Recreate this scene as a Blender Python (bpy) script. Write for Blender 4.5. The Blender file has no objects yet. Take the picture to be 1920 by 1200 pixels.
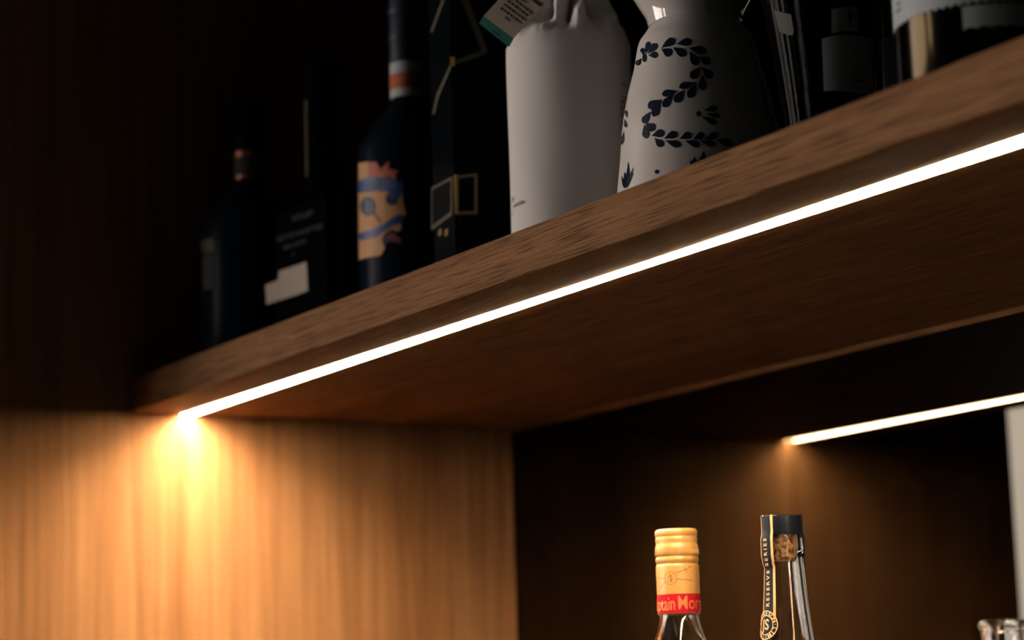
import bpy, bmesh, math, random
from math import sin, cos, pi, asin, atan2, hypot, radians
from mathutils import Vector, Matrix

random.seed(7)
S = bpy.context.scene
COL = S.collection

# ------------------------------------------------------------------ camera
CAM = Vector((1.91095, -0.72579, -0.27288))
PITCH, YAW, ROLL, FPX = 0.170688, 1.038456, -0.029075, 4258.4
YL, D, T = 0.0542, 0.3938, 0.030          # strip light depth, back panel depth, shelf thickness
R0 = Vector((cos(YAW), sin(YAW), 0)); F0 = Vector((-sin(YAW), cos(YAW), 0)); UP = Vector((0, 0, 1))
FW = F0 * cos(PITCH) + UP * sin(PITCH)
U1 = UP * cos(PITCH) - F0 * sin(PITCH)
RT = R0 * cos(ROLL) + U1 * sin(ROLL)
UU = U1 * cos(ROLL) - R0 * sin(ROLL)
cd = bpy.data.cameras.new('camera')
cam = bpy.data.objects.new('camera', cd); COL.objects.link(cam)
cam.matrix_world = Matrix(((RT.x, UU.x, -FW.x, CAM.x), (RT.y, UU.y, -FW.y, CAM.y), (RT.z, UU.z, -FW.z, CAM.z), (0, 0, 0, 1)))
cd.sensor_width = 36; cd.lens = 36 * FPX / 1920
cd.clip_start = 0.02; cd.clip_end = 50
cd.dof.use_dof = True; cd.dof.focus_distance = 1.43; cd.dof.aperture_fstop = 5.6
S.camera = cam

# ------------------------------------------------------------------ world, window light, exposure
W = bpy.data.worlds.new('overcast_sky'); S.world = W; W.use_nodes = True
bg = W.node_tree.nodes['Background']
bg.inputs['Color'].default_value = (1.0, 0.86, 0.77, 1); bg.inputs['Strength'].default_value = 8.5
WIN = dict(x=-1.5, y0=-4.2, y1=-1.5, z0=-0.7, z1=1.1)
ADDED_WIN = dict(x0=-1.35, x1=-.75, z0=-0.7, z1=1.1, y=-4.5)  # second opening, added to light the bottles from further in front
for nm, w_, h_, lc, rt in (('window_portal', WIN['y1'] - WIN['y0'], WIN['z1'] - WIN['z0'], (WIN['x'] - .02, (WIN['y0'] + WIN['y1']) / 2, (WIN['z0'] + WIN['z1']) / 2), (radians(90), 0, radians(-90))),
                           ('window_portal', ADDED_WIN['x1'] - ADDED_WIN['x0'], ADDED_WIN['z1'] - ADDED_WIN['z0'], ((ADDED_WIN['x0'] + ADDED_WIN['x1']) / 2, ADDED_WIN['y'] - .02, (ADDED_WIN['z0'] + ADDED_WIN['z1']) / 2), (radians(90), 0, radians(180)))):
    pl = bpy.data.lights.new(nm, 'AREA'); pl.shape = 'RECTANGLE'; pl.size = w_; pl.size_y = h_; pl.cycles.is_portal = True
    po = bpy.data.objects.new(nm, pl); COL.objects.link(po); po.location = lc; po.rotation_euler = rt   # each faces into the room
LED_STRENGTH = 480
S.view_settings.view_transform = 'Standard'; S.view_settings.look = 'None'
S.view_settings.gamma = 1; S.view_settings.use_curve_mapping = False
S.view_settings.exposure = 0.0
cy = S.cycles
cy.use_denoising = True
cy.max_bounces = 10; cy.transmission_bounces = 10; cy.glossy_bounces = 6; cy.diffuse_bounces = 4
cy.sample_clamp_indirect = 25; cy.caustics_refractive = True; cy.caustics_reflective = False

# ------------------------------------------------------------------ placement helpers
def ray(px, py):
    return (FW * FPX + RT * (px - 960) - UU * (py - 600)).normalized()
def at(px, py, y):
    d = ray(px, py); return CAM + d * ((y - CAM.y) / d.y)
def at_depth(px, py, dist):
    d = FW * FPX + RT * (px - 960) - UU * (py - 600); return CAM + d * (dist / FPX)
def z_on(axis, px, py):
    d = ray(px, py); t = (axis - CAM).dot(F0) / d.dot(F0); return (CAM + d * t).z
def ppm(p): return FPX / (Vector(p) - CAM).dot(FW)

# ------------------------------------------------------------------ material helpers
def mat(name, color=(.5, .5, .5), rough=.5, metal=0, trans=0, ior=1.45, coat=0, emit=None, estr=0, noise=None, bump=0):
    m = bpy.data.materials.new(name); m.use_nodes = True
    nt = m.node_tree; b = nt.nodes['Principled BSDF']
    b.inputs['Base Color'].default_value = (*color, 1); b.inputs['Roughness'].default_value = rough
    b.inputs['Metallic'].default_value = metal; b.inputs['Transmission Weight'].default_value = trans
    b.inputs['IOR'].default_value = ior; b.inputs['Coat Weight'].default_value = coat
    if emit:
        b.inputs['Emission Color'].default_value = (*emit, 1); b.inputs['Emission Strength'].default_value = estr
    if noise:
        sc, amt = noise
        tc = nt.nodes.new('ShaderNodeTexCoord'); n = nt.nodes.new('ShaderNodeTexNoise'); n.inputs['Scale'].default_value = sc
        n.inputs['Detail'].default_value = 5
        nt.links.new(tc.outputs['Object'], n.inputs['Vector'])
        r = nt.nodes.new('ShaderNodeMix'); r.data_type = 'RGBA'
        r.inputs['A'].default_value = (*[c * (1 - amt) for c in color], 1); r.inputs['B'].default_value = (*[min(1, c * (1 + amt)) for c in color], 1)
        nt.links.new(n.outputs['Fac'], r.inputs['Factor']); nt.links.new(r.outputs['Result'], b.inputs['Base Color'])
        if bump:
            bp = nt.nodes.new('ShaderNodeBump'); bp.inputs['Strength'].default_value = bump; bp.inputs['Distance'].default_value = .001
            nt.links.new(n.outputs['Fac'], bp.inputs['Height']); nt.links.new(bp.outputs['Normal'], b.inputs['Normal'])
    return m

def wood(name, axis, light, mid, dark, broad=26, pore=620, pore_amt=.5, rough=.75, bumpd=.0003):
    """long streaked oak grain; axis = 0/1/2 is the direction the grain runs"""
    m = bpy.data.materials.new(name); m.use_nodes = True
    nt = m.node_tree; N = nt.nodes.new; L = nt.links.new; b = nt.nodes['Principled BSDF']
    tc = N('ShaderNodeTexCoord')
    def streak(across, along, detail, dist=0.0):
        mp = N('ShaderNodeMapping'); s = [across] * 3; s[axis] = along
        mp.inputs['Scale'].default_value = s
        L(tc.outputs['Object'], mp.inputs['Vector'])
        n = N('ShaderNodeTexNoise'); n.inputs['Scale'].default_value = 1; n.inputs['Detail'].default_value = detail
        n.inputs['Distortion'].default_value = dist
        L(mp.outputs['Vector'], n.inputs['Vector']); return n.outputs['Fac']
    a = streak(broad, broad / 22, 3, .6)
    c = streak(broad * 6, broad / 5, 3, .3)
    p = streak(pore, pore / 48, 2, .0)
    r1 = N('ShaderNodeValToRGB'); e = r1.color_ramp.elements
    e[0].position = .36; e[0].color = (*dark, 1); e[1].position = .64; e[1].color = (*light, 1)
    x = e.new(.5); x.color = (*mid, 1)
    mx = N('ShaderNodeMix'); mx.data_type = 'FLOAT'; mx.inputs['Factor'].default_value = .5
    L(a, mx.inputs['A']); L(c, mx.inputs['B']); L(mx.outputs['Result'], r1.inputs['Fac'])
    r2 = N('ShaderNodeValToRGB'); f = r2.color_ramp.elements
    f[0].position = .36; f[0].color = (1 - pore_amt,) * 3 + (1,); f[1].position = .5; f[1].color = (1, 1, 1, 1)
    L(p, r2.inputs['Fac'])
    ml = N('ShaderNodeMix'); ml.data_type = 'RGBA'; ml.blend_type = 'MULTIPLY'; ml.inputs['Factor'].default_value = 1
    L(r1.outputs['Color'], ml.inputs['A']); L(r2.outputs['Color'], ml.inputs['B']); L(ml.outputs['Result'], b.inputs['Base Color'])
    bp = N('ShaderNodeBump'); bp.inputs['Strength'].default_value = .6; bp.inputs['Distance'].default_value = bumpd
    L(r2.outputs['Color'], bp.inputs['Height']); L(bp.outputs['Normal'], b.inputs['Normal'])
    b.inputs['Roughness'].default_value = rough; b.inputs['Specular IOR Level'].default_value = .06
    return m

M = {}
M['oak_x'] = wood('oak_grain_along_shelf', 0, (.262, .134, .060), (.215, .108, .048), (.16, .076, .033), broad=30, pore=980, pore_amt=.62)
M['stone'] = mat('black_stone_top', (.024, .021, .018), .4, noise=(60, .3))
M['oak_z'] = wood('oak_grain_upright', 2, (.285, .145, .066), (.23, .112, .048), (.165, .075, .030), broad=19, pore=300, pore_amt=.12)
M['oak_dark'] = wood('oak_grain_cabinet_doors', 2, (.22, .12, .06), (.18, .09, .05), (.12, .06, .03))
M['led'] = mat('warm_strip_diffuser', (.9, .9, .85), .6, emit=(1.0, .74, .47), estr=LED_STRENGTH)
M['glow_channel'] = mat('strip_channel_with_added_glow', (.8, .78, .74), .5, emit=(1.0, .74, .47), estr=70)  # channel walls given a glow of their own to light the underside
M['alu'] = mat('anodised_aluminium', (.35, .33, .3), .4, 1)
m = bpy.data.materials.new('bronze_tinted_mirror'); m.use_nodes = True; nt = m.node_tree
nt.nodes.remove(nt.nodes['Principled BSDF']); g = nt.nodes.new('ShaderNodeBsdfGlossy')
g.inputs['Color'].default_value = (.054, .052, .044, 1); g.inputs['Roughness'].default_value = .0
nt.links.new(g.outputs[0], nt.nodes['Material Output'].inputs[0]); M['mirror'] = m
M['plaster'] = mat('dark_teal_plaster', (.04, .065, .068), .9, noise=(6, .2), bump=.2)
M['ceil'] = mat('ceiling_paint', (.05, .05, .048), .9, noise=(4, .1))
M['floor'] = wood('floor_boards_dark', 1, (.04, .028, .02), (.03, .02, .014), (.02, .013, .009), broad=8, pore=120)
M['white_frame'] = mat('white_window_paint', (.7, .7, .68), .5, noise=(8, .05))
M['glass'] = mat('clear_glass', (1, 1, 1), 0.0, trans=1, ior=1.48)
M['glass_smoke'] = mat('smoky_clear_glass', (.06, .08, .08), 0.14, trans=1, ior=1.09)
M['glass_smoke'].node_tree.nodes['Principled BSDF'].inputs['Specular IOR Level'].default_value = .12
M['glass_dark'] = mat('near_black_glass', (.002, .003, .004), .3, ior=1.06)
M['glass_matte'] = mat('black_frosted_glass', (.0025, .003, .004), .9, ior=1.01)
M['glass_blue'] = mat('dark_blue_black_glass', (.004, .008, .014), .25, ior=1.09)
M['paper'] = mat('matte_white_paper', (.55, .53, .51), .75, noise=(900, .04), bump=.02)
M['ceramic'] = mat('matte_white_ceramic', (.53, .50, .47), .38, noise=(500, .03))
M['ceramic_gloss'] = mat('glossy_white_glaze', (.53, .51, .48), .06, coat=.8, noise=(60, .03))
M['cobalt'] = mat('cobalt_painted_glaze', (.003, .009, .026), .22, noise=(260, .55))
M['silver'] = mat('polished_silver_metal', (.75, .74, .72), .15, 1)
M['bronze'] = mat('polished_dark_bronze_metal', (.024, .018, .010), .13, 1)
M['gold'] = mat('gold_foil', (.62, .40, .14), .32, 1)
M['gold_paint'] = mat('gold_cap_enamel', (.29, .150, .040), .38, coat=.2, noise=(200, .06))
M['gold_dim'] = mat('dimmed_gold_ink', (.05, .038, .018), .6)  # darker copy of the gold ink for print that catches little light
M['faint_ink'] = mat('faint_pale_ink', (.03, .034, .034), .8)
M['gold_ink'] = mat('dull_gold_ink', (.16, .10, .035), .5, noise=(300, .2))
M['cream_gold'] = mat('cream_gold_print', (.34, .19, .085), .5, noise=(300, .1))
M['brown_ink'] = mat('brown_ink', (.10, .05, .015), .8)
M['red'] = mat('crimson_print', (.20, .003, .010), .85, ior=1.15, noise=(150, .1))
M['orange'] = mat('orange_print', (.38, .09, .022), .7, noise=(150, .1))
M['grey_ink'] = mat('grey_ink', (.09, .085, .08), .7)
M['side_ink'] = mat('mid_grey_ink', (.24, .235, .23), .8)
M['dark_ink'] = mat('charcoal_ink', (.02, .022, .025), .7)
M['white_ink'] = mat('pale_grey_ink', (.5, .5, .47), .6)
M['label_cream'] = mat('cream_label_paper', (.42, .35, .28), .7, noise=(120, .08), bump=.2)
M['label_white'] = mat('white_label_paper', (.34, .38, .40), .65, noise=(200, .05))
M['label_dim'] = mat('darkened_grey_label_paper', (.07, .075, .07), .8)  # darker copy of the grey label paper, offsets the window light
M['label_grey'] = mat('grey_label_paper', (.36, .42, .42), .7, noise=(100, .1))
M['teal'] = mat('teal_green_print', (.0, .14, .11), .55, noise=(150, .08))
M['tan'] = mat('tan_label_print', (.50, .25, .10), .6, noise=(180, .2))
M['coral'] = mat('coral_red_label_print', (.42, .09, .04), .6, noise=(180, .25))
M['maroon'] = mat('maroon_label_print', (.16, .035, .035), .6, noise=(180, .2))
M['royal'] = mat('royal_blue_label_print', (.02, .055, .20), .5, noise=(180, .2))
M['navy'] = mat('navy_label_print', (.008, .015, .06), .5, noise=(180, .2))
M['bluegrey'] = mat('blue_grey_lettering', (.13,.17,.24), .6, noise=(180, .1))
M['blue_foil'] = mat('dark_blue_cap_foil', (.003, .010, .03), .5, .1)
M['panel_black'] = mat('bounce_blackened_board', (.01, .01, .01), .6)  # boards out of view, blackened to cut bounce onto the bottles
M['black'] = mat('black_lacquer', (.006, .008, .012), .2, coat=.5)
M['black_matte'] = mat('black_card', (.004, .004, .005), .6, ior=1.1)
M['copper'] = mat('copper_foil', (.3, .13, .08), .35, 1)
M['strip'] = mat('black_printed_strip', (.004, .006, .010), .4, ior=1.15)
m = bpy.data.materials.new('clear_shrink_film'); m.use_nodes = True; nt = m.node_tree; nt.nodes.remove(nt.nodes['Principled BSDF'])
tr = nt.nodes.new('ShaderNodeBsdfTransparent'); gl = nt.nodes.new('ShaderNodeBsdfGlossy'); gl.inputs['Roughness'].default_value = .08
fr = nt.nodes.new('ShaderNodeFresnel'); fr.inputs['IOR'].default_value = 1.08; mxs = nt.nodes.new('ShaderNodeMixShader')
nt.links.new(fr.outputs[0], mxs.inputs[0]); nt.links.new(tr.outputs[0], mxs.inputs[1]); nt.links.new(gl.outputs[0], mxs.inputs[2])
nt.links.new(mxs.outputs[0], nt.nodes['Material Output'].inputs[0]); M['film'] = m
M['cord'] = mat('natural_cotton_cord', (.4, .33, .25), .9)
M['liquor'] = mat('clear_spirit', (.95, .95, .92), 0, trans=1, ior=1.36)
m = mat('cork', (.4, .22, .1), .85); M['cork'] = m; nt = m.node_tree
tc = nt.nodes.new('ShaderNodeTexCoord'); n = nt.nodes.new('ShaderNodeTexNoise'); n.inputs['Scale'].default_value = 420; n.inputs['Detail'].default_value = 4
r = nt.nodes.new('ShaderNodeValToRGB'); r.color_ramp.elements[0].position = .38; r.color_ramp.elements[0].color = (.16, .06, .022, 1)
r.color_ramp.elements[1].position = .58; r.color_ramp.elements[1].color = (.60, .36, .17, 1)
nt.links.new(tc.outputs['Object'], n.inputs['Vector']); nt.links.new(n.outputs['Fac'], r.inputs['Fac']); nt.links.new(r.outputs['Color'], nt.nodes['Principled BSDF'].inputs['Base Color'])

# ------------------------------------------------------------------ mesh helpers
def link_mesh(name, me, m, parent=None, smooth=False):
    o = bpy.data.objects.new(name, me); COL.objects.link(o)
    if m: me.materials.append(m)
    if parent: o.parent = parent
    if smooth:
        for p in me.polygons: p.use_smooth = True
    return o
def obj_bm(name, bm, m, parent=None, smooth=False):
    bmesh.ops.recalc_face_normals(bm, faces=bm.faces)
    me = bpy.data.meshes.new(name); bm.to_mesh(me); bm.free()
    return link_mesh(name, me, m, parent, smooth)
def box(name, a, b, m, parent=None, bev=0.0):
    bm = bmesh.new(); bmesh.ops.create_cube(bm, size=1)
    for v in bm.verts: v.co = Vector([(a[i] + b[i]) / 2 + v.co[i] * (b[i] - a[i]) for i in range(3)])
    if bev: bmesh.ops.bevel(bm, geom=bm.edges[:], offset=bev, segments=2, affect='EDGES')
    return obj_bm(name, bm, m, parent)
def struct(o): o['kind'] = 'structure'; return o
def thing(name, loc, label, cat, group=None, rz=0):
    o = bpy.data.objects.new(name, None); COL.objects.link(o); o.location = loc; o.rotation_euler = (0, 0, rz)
    o.empty_display_size = .05
    tag(o, label, cat, group); return o
def tag(o, label, cat, group=None):
    o['label'] = label; o['category'] = cat
    if group: o['group'] = group
    return o
def lathe(name, prof, m, parent, seg=72, flute=None, smooth=True, close=False):
    """prof: list of (r, z). flute=(count, depth) adds vertical facets. close: join last ring to first (hollow wall)"""
    bm = bmesh.new(); rings = []
    for r, z in prof:
        if r <= 1e-6: rings.append([bm.verts.new((0, 0, z))]); continue
        ring = []
        for i in range(seg):
            a = 2 * pi * i / seg; rr = r
            if flute: rr = r * (1 + flute[1] * cos(flute[0] * a))
            ring.append(bm.verts.new((rr * cos(a), rr * sin(a), z)))
        rings.append(ring)
    pairs = list(zip(rings[:-1], rings[1:])) + ([(rings[-1], rings[0])] if close else [])
    for A, B in pairs:
        if len(A) == 1 and len(B) == 1: continue
        for i in range(seg):
            j = (i + 1) % seg
            if len(A) == 1: bm.faces.new((A[0], B[i], B[j]))
            elif len(B) == 1: bm.faces.new((A[i], B[0], A[j]))
            else: bm.faces.new((A[i], B[i], B[j], A[j]))
    if not close:
        for R in (rings[0], rings[-1]):
            if len(R) > 1:
                try: bm.faces.new(R)
                except ValueError: pass
    o = obj_bm(name, bm, m, parent, smooth)
    if smooth: o.data.set_sharp_from_angle(angle=radians(38))
    return o
def rfun(prof):
    P = sorted(prof, key=lambda p: p[1])
    def f(z):
        if z <= P[0][1]: return P[0][0]
        for (r0, z0), (r1, z1) in zip(P[:-1], P[1:]):
            if z <= z1: return r0 if z1 == z0 else r0 + (r1 - r0) * (z - z0) / (z1 - z0)
        return P[-1][0]
    return f
def smooth_prof(pts, sub=6):
    """Catmull-Rom through (r, z) control points"""
    out = []
    P = [pts[0]] + list(pts) + [pts[-1]]
    for i in range(1, len(P) - 2):
        p0, p1, p2, p3 = P[i - 1:i + 3]
        for k in range(sub):
            t = k / sub
            out.append(tuple(.5 * (2 * p1[c] + (p2[c] - p0[c]) * t + (2 * p0[c] - 5 * p1[c] + 4 * p2[c] - p3[c]) * t * t + (3 * p1[c] - p0[c] - 3 * p2[c] + p3[c]) * t ** 3) for c in (0, 1)))
    out.append(tuple(pts[-1])); return out
def polys_bm(polys):
    bm = bmesh.new()
    for P in polys:
        vs = [bm.verts.new((u, v, 0)) for u, v in P]
        try: bm.faces.new(vs)
        except ValueError: pass
    bmesh.ops.triangulate(bm, faces=bm.faces[:])
    return bm
def text_bm(s, size, xs=1.0, bold=0.0, align='CENTER', spacing=1.0, rot=0.0, at_uv=(0, 0)):
    cu = bpy.data.curves.new('lettering', 'FONT'); cu.body = s; cu.size = size; cu.align_x = align; cu.align_y = 'CENTER'
    cu.space_character = spacing; cu.offset = bold; cu.resolution_u = 3
    o = bpy.data.objects.new('lettering', cu)
    me = bpy.data.meshes.new_from_object(o)
    bm = bmesh.new(); bm.from_mesh(me)
    bpy.data.objects.remove(o); bpy.data.curves.remove(cu); bpy.data.meshes.remove(me)
    for v in bm.verts:
        x, y = v.co.x * xs, v.co.y
        v.co = Vector((x * cos(rot) - y * sin(rot) + at_uv[0], x * sin(rot) + y * cos(rot) + at_uv[1], 0))
    bmesh.ops.triangulate(bm, faces=bm.faces[:])
    return bm
def cut(bm, step, axis):
    vals = [v.co[axis] for v in bm.verts]
    if not vals: return
    k = math.ceil(min(vals) / step)
    no = [0, 0, 0]; no[axis] = 1
    while k * step < max(vals):
        co = [0, 0, 0]; co[axis] = k * step
        bmesh.ops.bisect_plane(bm, geom=bm.verts[:] + bm.edges[:] + bm.faces[:], plane_co=co, plane_no=no)
        k += 1
def wrap(name, bm, f, rref, off, m, parent, label=None, su=.0025, sv=.008):
    """bend flat (arc, height) print onto a surface of revolution"""
    cut(bm, su, 0); cut(bm, sv, 1)
    for v in bm.verts:
        a = v.co.x / rref; z = v.co.y; r = f(z) + off
        v.co = Vector((r * cos(a), r * sin(a), z))
    me = bpy.data.meshes.new(name); bm.to_mesh(me); bm.free()
    o = link_mesh(name, me, m, parent, True)
    if label: o['label'] = label
    return o
def flat(name, bm, o0, ex, ey, m, parent, label=None):
    o0, ex, ey = Vector(o0), Vector(ex), Vector(ey)
    for v in bm.verts: v.co = o0 + ex * v.co.x + ey * v.co.y
    me = bpy.data.meshes.new(name); bm.to_mesh(me); bm.free()
    o = link_mesh(name, me, m, parent)
    if label: o['label'] = label
    return o
def join_bm(bms):
    out = bmesh.new()
    for b in bms:
        me = bpy.data.meshes.new('t'); b.to_mesh(me); b.free(); out.from_mesh(me); bpy.data.meshes.remove(me)
    return out
def rect(u0, u1, v0, v1): return [(u0, v0), (u1, v0), (u1, v1), (u0, v1)]
def stroke(pts, w):
    out = []
    for (x0, y0), (x1, y1) in zip(pts[:-1], pts[1:]):
        L = hypot(x1 - x0, y1 - y0) or 1; nx, ny = -(y1 - y0) / L * w / 2, (x1 - x0) / L * w / 2
        out.append([(x0 + nx, y0 + ny), (x0 - nx, y0 - ny), (x1 - nx, y1 - ny), (x1 + nx, y1 + ny)])
    return out
def ring_polys(cx, cy, r0, r1, n=36):
    out = []
    for i in range(n):
        a, b = 2 * pi * i / n, 2 * pi * (i + 1) / n
        out.append([(cx + r0 * cos(a), cy + r0 * sin(a)), (cx + r1 * cos(a), cy + r1 * sin(a)), (cx + r1 * cos(b), cy + r1 * sin(b)), (cx + r0 * cos(b), cy + r0 * sin(b))])
    return out
def disc(cx, cy, rx, ry=None, n=20):
    ry = ry or rx; return [(cx + rx * cos(2 * pi * i / n), cy + ry * sin(2 * pi * i / n)) for i in range(n)]
def surf(root, f, px, py, rref):
    """(arc, height) on the thing's surface where the sight line through (px, py) meets it"""
    d = ray(px, py); ax = root.location; best = None
    t0 = (ax - CAM).dot(F0) / d.dot(F0)
    prev = None
    for i in range(200):
        t = t0 - .09 + .0905 * i / 199
        p = CAM + d * t; g = hypot(p.x - ax.x, p.y - ax.y) - f(p.z - ax.z)
        if best is None or g < best[0]: best = (g, p)
        if g <= 0:
            best = (g, p); break
    p = best[1]
    a = atan2(p.y - ax.y, p.x - ax.x)
    return (a * rref, p.z - ax.z)
def bottle_at(name, px, pyref, y, base_z, label, cat='bottle', group=None):
    p = at(px, pyref, y)
    return thing(name, (p.x, p.y, base_z), label, cat, group)
def rz(root, cx, pts):
    """pixel half widths -> (radius, local height)"""
    s = ppm((root.location.x, root.location.y, 0.05))
    return [(h / s, z_on(root.location, cx, py) - root.location.z) for h, py in pts]

# ------------------------------------------------------------------ the setting
XR, YF, ZC = 2.6, -0.257, -0.46         # right end of the niche, front edge of its side panel, countertop height
struct(box('wall_left', (-.03, YF, ZC), (0, D + .012, .62), M['oak_z'], bev=.0008))
struct(box('wall_right', (XR, -.02, ZC), (XR + .03, D + .012, .62), M['panel_black'], bev=.0008))  # unseen end panel, blackened against bounce
struct(box('trim_1', (0.0, D - .0050, -.0042), (XR, D, 0.0), M['oak_x'], bev=.0012))
struct(box('trim_2', (0.0, D - .0050, ZC), (.0042, D, -.0042), M['oak_z'], bev=.0012))
FZ = -1.3
struct(box('floor', (-1.6, -4.6, FZ - .05), (4.1, .6, FZ), M['floor']))
struct(box('ceiling', (-1.6, -4.6, 1.4), (4.1, .6, 1.45), M['ceil']))
struct(box('wall_back', (-1.6, D + .02, FZ), (4.1, D + .12, 1.4), M['plaster']))
struct(box('wall_east', (4.0, -4.5, FZ), (4.1, D + .02, 1.4), M['plaster']))
# two walls with openings, one mesh each; the front one added for light
def wall_mesh(name, boxes):
    bm = bmesh.new()
    for lo, hi in boxes:
        for v in bmesh.ops.create_cube(bm, size=1)['verts']: v.co = Vector([(lo[i] + hi[i]) / 2 + v.co[i] * (hi[i] - lo[i]) for i in range(3)])
    return struct(obj_bm(name, bm, M['plaster']))
Q, N2 = WIN, ADDED_WIN
wall_mesh('wall_west', [((-1.6, -4.5, FZ), (-1.5, Q['y0'], 1.4)), ((-1.6, Q['y1'], FZ), (-1.5, D + .02, 1.4)), ((-1.6, Q['y0'], FZ), (-1.5, Q['y1'], Q['z0'])), ((-1.6, Q['y0'], Q['z1']), (-1.5, Q['y1'], 1.4))])
wall_mesh('wall_front', [((-1.6, -4.6, FZ), (N2['x0'], -4.5, 1.4)), ((N2['x1'], -4.6, FZ), (4.1, -4.5, 1.4)), ((N2['x0'], -4.6, FZ), (N2['x1'], -4.5, N2['z0'])), ((N2['x0'], -4.6, N2['z1']), (N2['x1'], -4.5, 1.4))])
def window(name, loc, rot, hw, hh):
    w1 = bpy.data.objects.new(name, None); COL.objects.link(w1); w1.location = loc; w1.rotation_euler = (0, 0, rot); w1['kind'] = 'structure'
    for a, b in (((-.06, -hw, 0), (-.01, -hw + .05, hh)), ((-.06, hw - .05, 0), (-.01, hw, hh)), ((-.06, -hw, 0), (-.01, hw, .05)), ((-.06, -hw, hh - .05), (-.01, hw, hh))):
        box('window_frame', a, b, M['white_frame'], w1, bev=.003)
    box('window_sill', (-.01, -hw - .03, -.03), (.08, hw + .03, 0), M['white_frame'], w1, bev=.003)
window('window_1', (Q['x'], (Q['y0'] + Q['y1']) / 2, Q['z0']), 0, (Q['y1'] - Q['y0']) / 2, Q['z1'] - Q['z0'])
window('added_window', ((N2['x0'] + N2['x1']) / 2, N2['y'], N2['z0']), pi / 2, (N2['x1'] - N2['x0']) / 2, N2['z1'] - N2['z0'])  # added opening, brings light onto the bottle fronts

# shelf board with a routed groove for the strip light
GW, GD = .0062, .010
sh = thing('shelf', (0, 0, 0), 'thick oak-veneered shelf board carrying the upper row of bottles, seen from below', 'shelf')
prof = [(0.0012, 0), (YL - GW, 0), (YL - GW, GD), (YL + GW, GD), (YL + GW, 0), (D - .0052, 0), (D - .0002, 0.0001), (D - .0002, T), (.0012, T), (.0003, T - .0003), (0, T - .0012), (0, .0012), (.0003, .0003)]
bm = bmesh.new()
A = [bm.verts.new((.0003, y, z)) for y, z in prof]; B = [bm.verts.new((XR - .0003, y, z)) for y, z in prof]
n = len(prof)
for i in range(n): bm.faces.new((A[i], A[(i + 1) % n], B[(i + 1) % n], B[i]))
bm.faces.new(A[::-1]); bm.faces.new(B)
bmesh.ops.triangulate(bm, faces=[f for f in bm.faces if len(f.verts) > 4])
obj_bm('board', bm, M['oak_x'], sh)
# strip light
sl = thing('strip_light', (0.001, YL, 0), 'long glowing warm white strip light set into the underside of the oak shelf', 'strip light')
x1 = XR - .003
bm = bmesh.new()
for a, b in (((0, -GW + .0003, -.0005), (x1, -GW + .0011, GD - .0004)), ((0, GW - .0011, -.0005), (x1, GW - .0003, GD - .0004)), ((0, -GW + .0011, GD - .0012), (x1, GW - .0011, GD - .0004))):
    g = bmesh.ops.create_cube(bm, size=1)['verts']
    for v in g: v.co = Vector([(a[i] + b[i]) / 2 + v.co[i] * (b[i] - a[i]) for i in range(3)])
obj_bm('glow_channel', bm, M['glow_channel'], sl)
box('diffuser', (.0005, -GW + .0011, .0034), (x1 - .0005, GW - .0011, .0060), M['led'], sl, bev=.0003)

# upper cabinet board, countertop, base cabinet
ub = thing('cabinet_top', (0, -.02, .62), 'unseen board closing the top of the display niche, blackened to keep it dark', 'cabinet')
box('board', (-.03, -.02, 0), (XR + .03, D + .03, .03), M['panel_black'], ub, bev=.0008)
ct = thing('countertop', (0, 0, ZC), 'black stone countertop under the lower row of bottles', 'countertop')
box('slab', (-.03, YF, -.04), (XR + .03, D + .012, 0), M['stone'], ct, bev=.001)
bc = thing('base_cabinet', (0, 0, FZ), 'oak base cabinet below the countertop', 'cabinet')
H = ZC - .04 - FZ
box('body', (-.03, YF + .05, 0), (XR + .03, D + .012, H), M['oak_z'], bc)
for i in range(4):
    xa = -.03 + i * (XR + .06) / 4 + .002; xb = -.03 + (i + 1) * (XR + .06) / 4 - .002
    dr = box('door', (xa, YF + .03, .08), (xb, YF + .049, H - .003), M['oak_dark'], bc, bev=.001)
    h = box('handle', (xb - .05, YF + .015, H - .2), (xb - .038, YF + .030, H - .06), M['alu'], dr, bev=.002)

# tinted mirrors behind the bottles
mr = thing('mirror', (0, D, ZC), 'dark bronze-tinted mirror behind the lower bottles, showing the second strip light', 'mirror')
box('mirror_pane', (.0005, .0005, .0005), (XR - .0005, .006, -ZC - .0005), M['mirror'], mr)
mr2 = thing('mirror', (0, D, T), 'black bronze-tinted mirror behind the upper row of bottles', 'mirror')
box('mirror_pane', (.0005, .0005, .0005), (XR - .0005, .006, .62 - T - .0005), M['mirror'], mr2)

# ------------------------------------------------------------------ white paper-wrapped bottle
E_ = bottle_at('wrapped_bottle', 1071, 250, .103, T, 'bottle wrapped in plain white paper, crumpled at the shoulder, left of the blue-painted decanter')
rE = 118 / ppm((E_.location.x, E_.location.y, .1))
zs = z_on(E_.location, 1071, 92) - T                       # where the shoulder starts
bm = bmesh.new(); seg = 160; rows = []
zz = [0, .0015, .004] + [zs * k / 14 for k in range(1, 14)]
DENTS = [(-31, .17, -.0075, 11, .07), (-10, .24, .0050, 9, .10), (4, .22, -.0060, 3.0, .16), (13, .18, .0040, 6, .12), (33, .20, -.0060, 10, .08), (52, .13, .0040, 9, .08),
         (70, .22, -.005, 9, .1), (-52, .22, .004, 9, .1), (-75, .2, -.005, 10, .1), (-14, .06, -.0022, 4, .05), (20, .42, -.005, 5, .12), (-22, .42, -.004, 7, .1), (0, .45, .004, 8, .1)]
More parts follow.
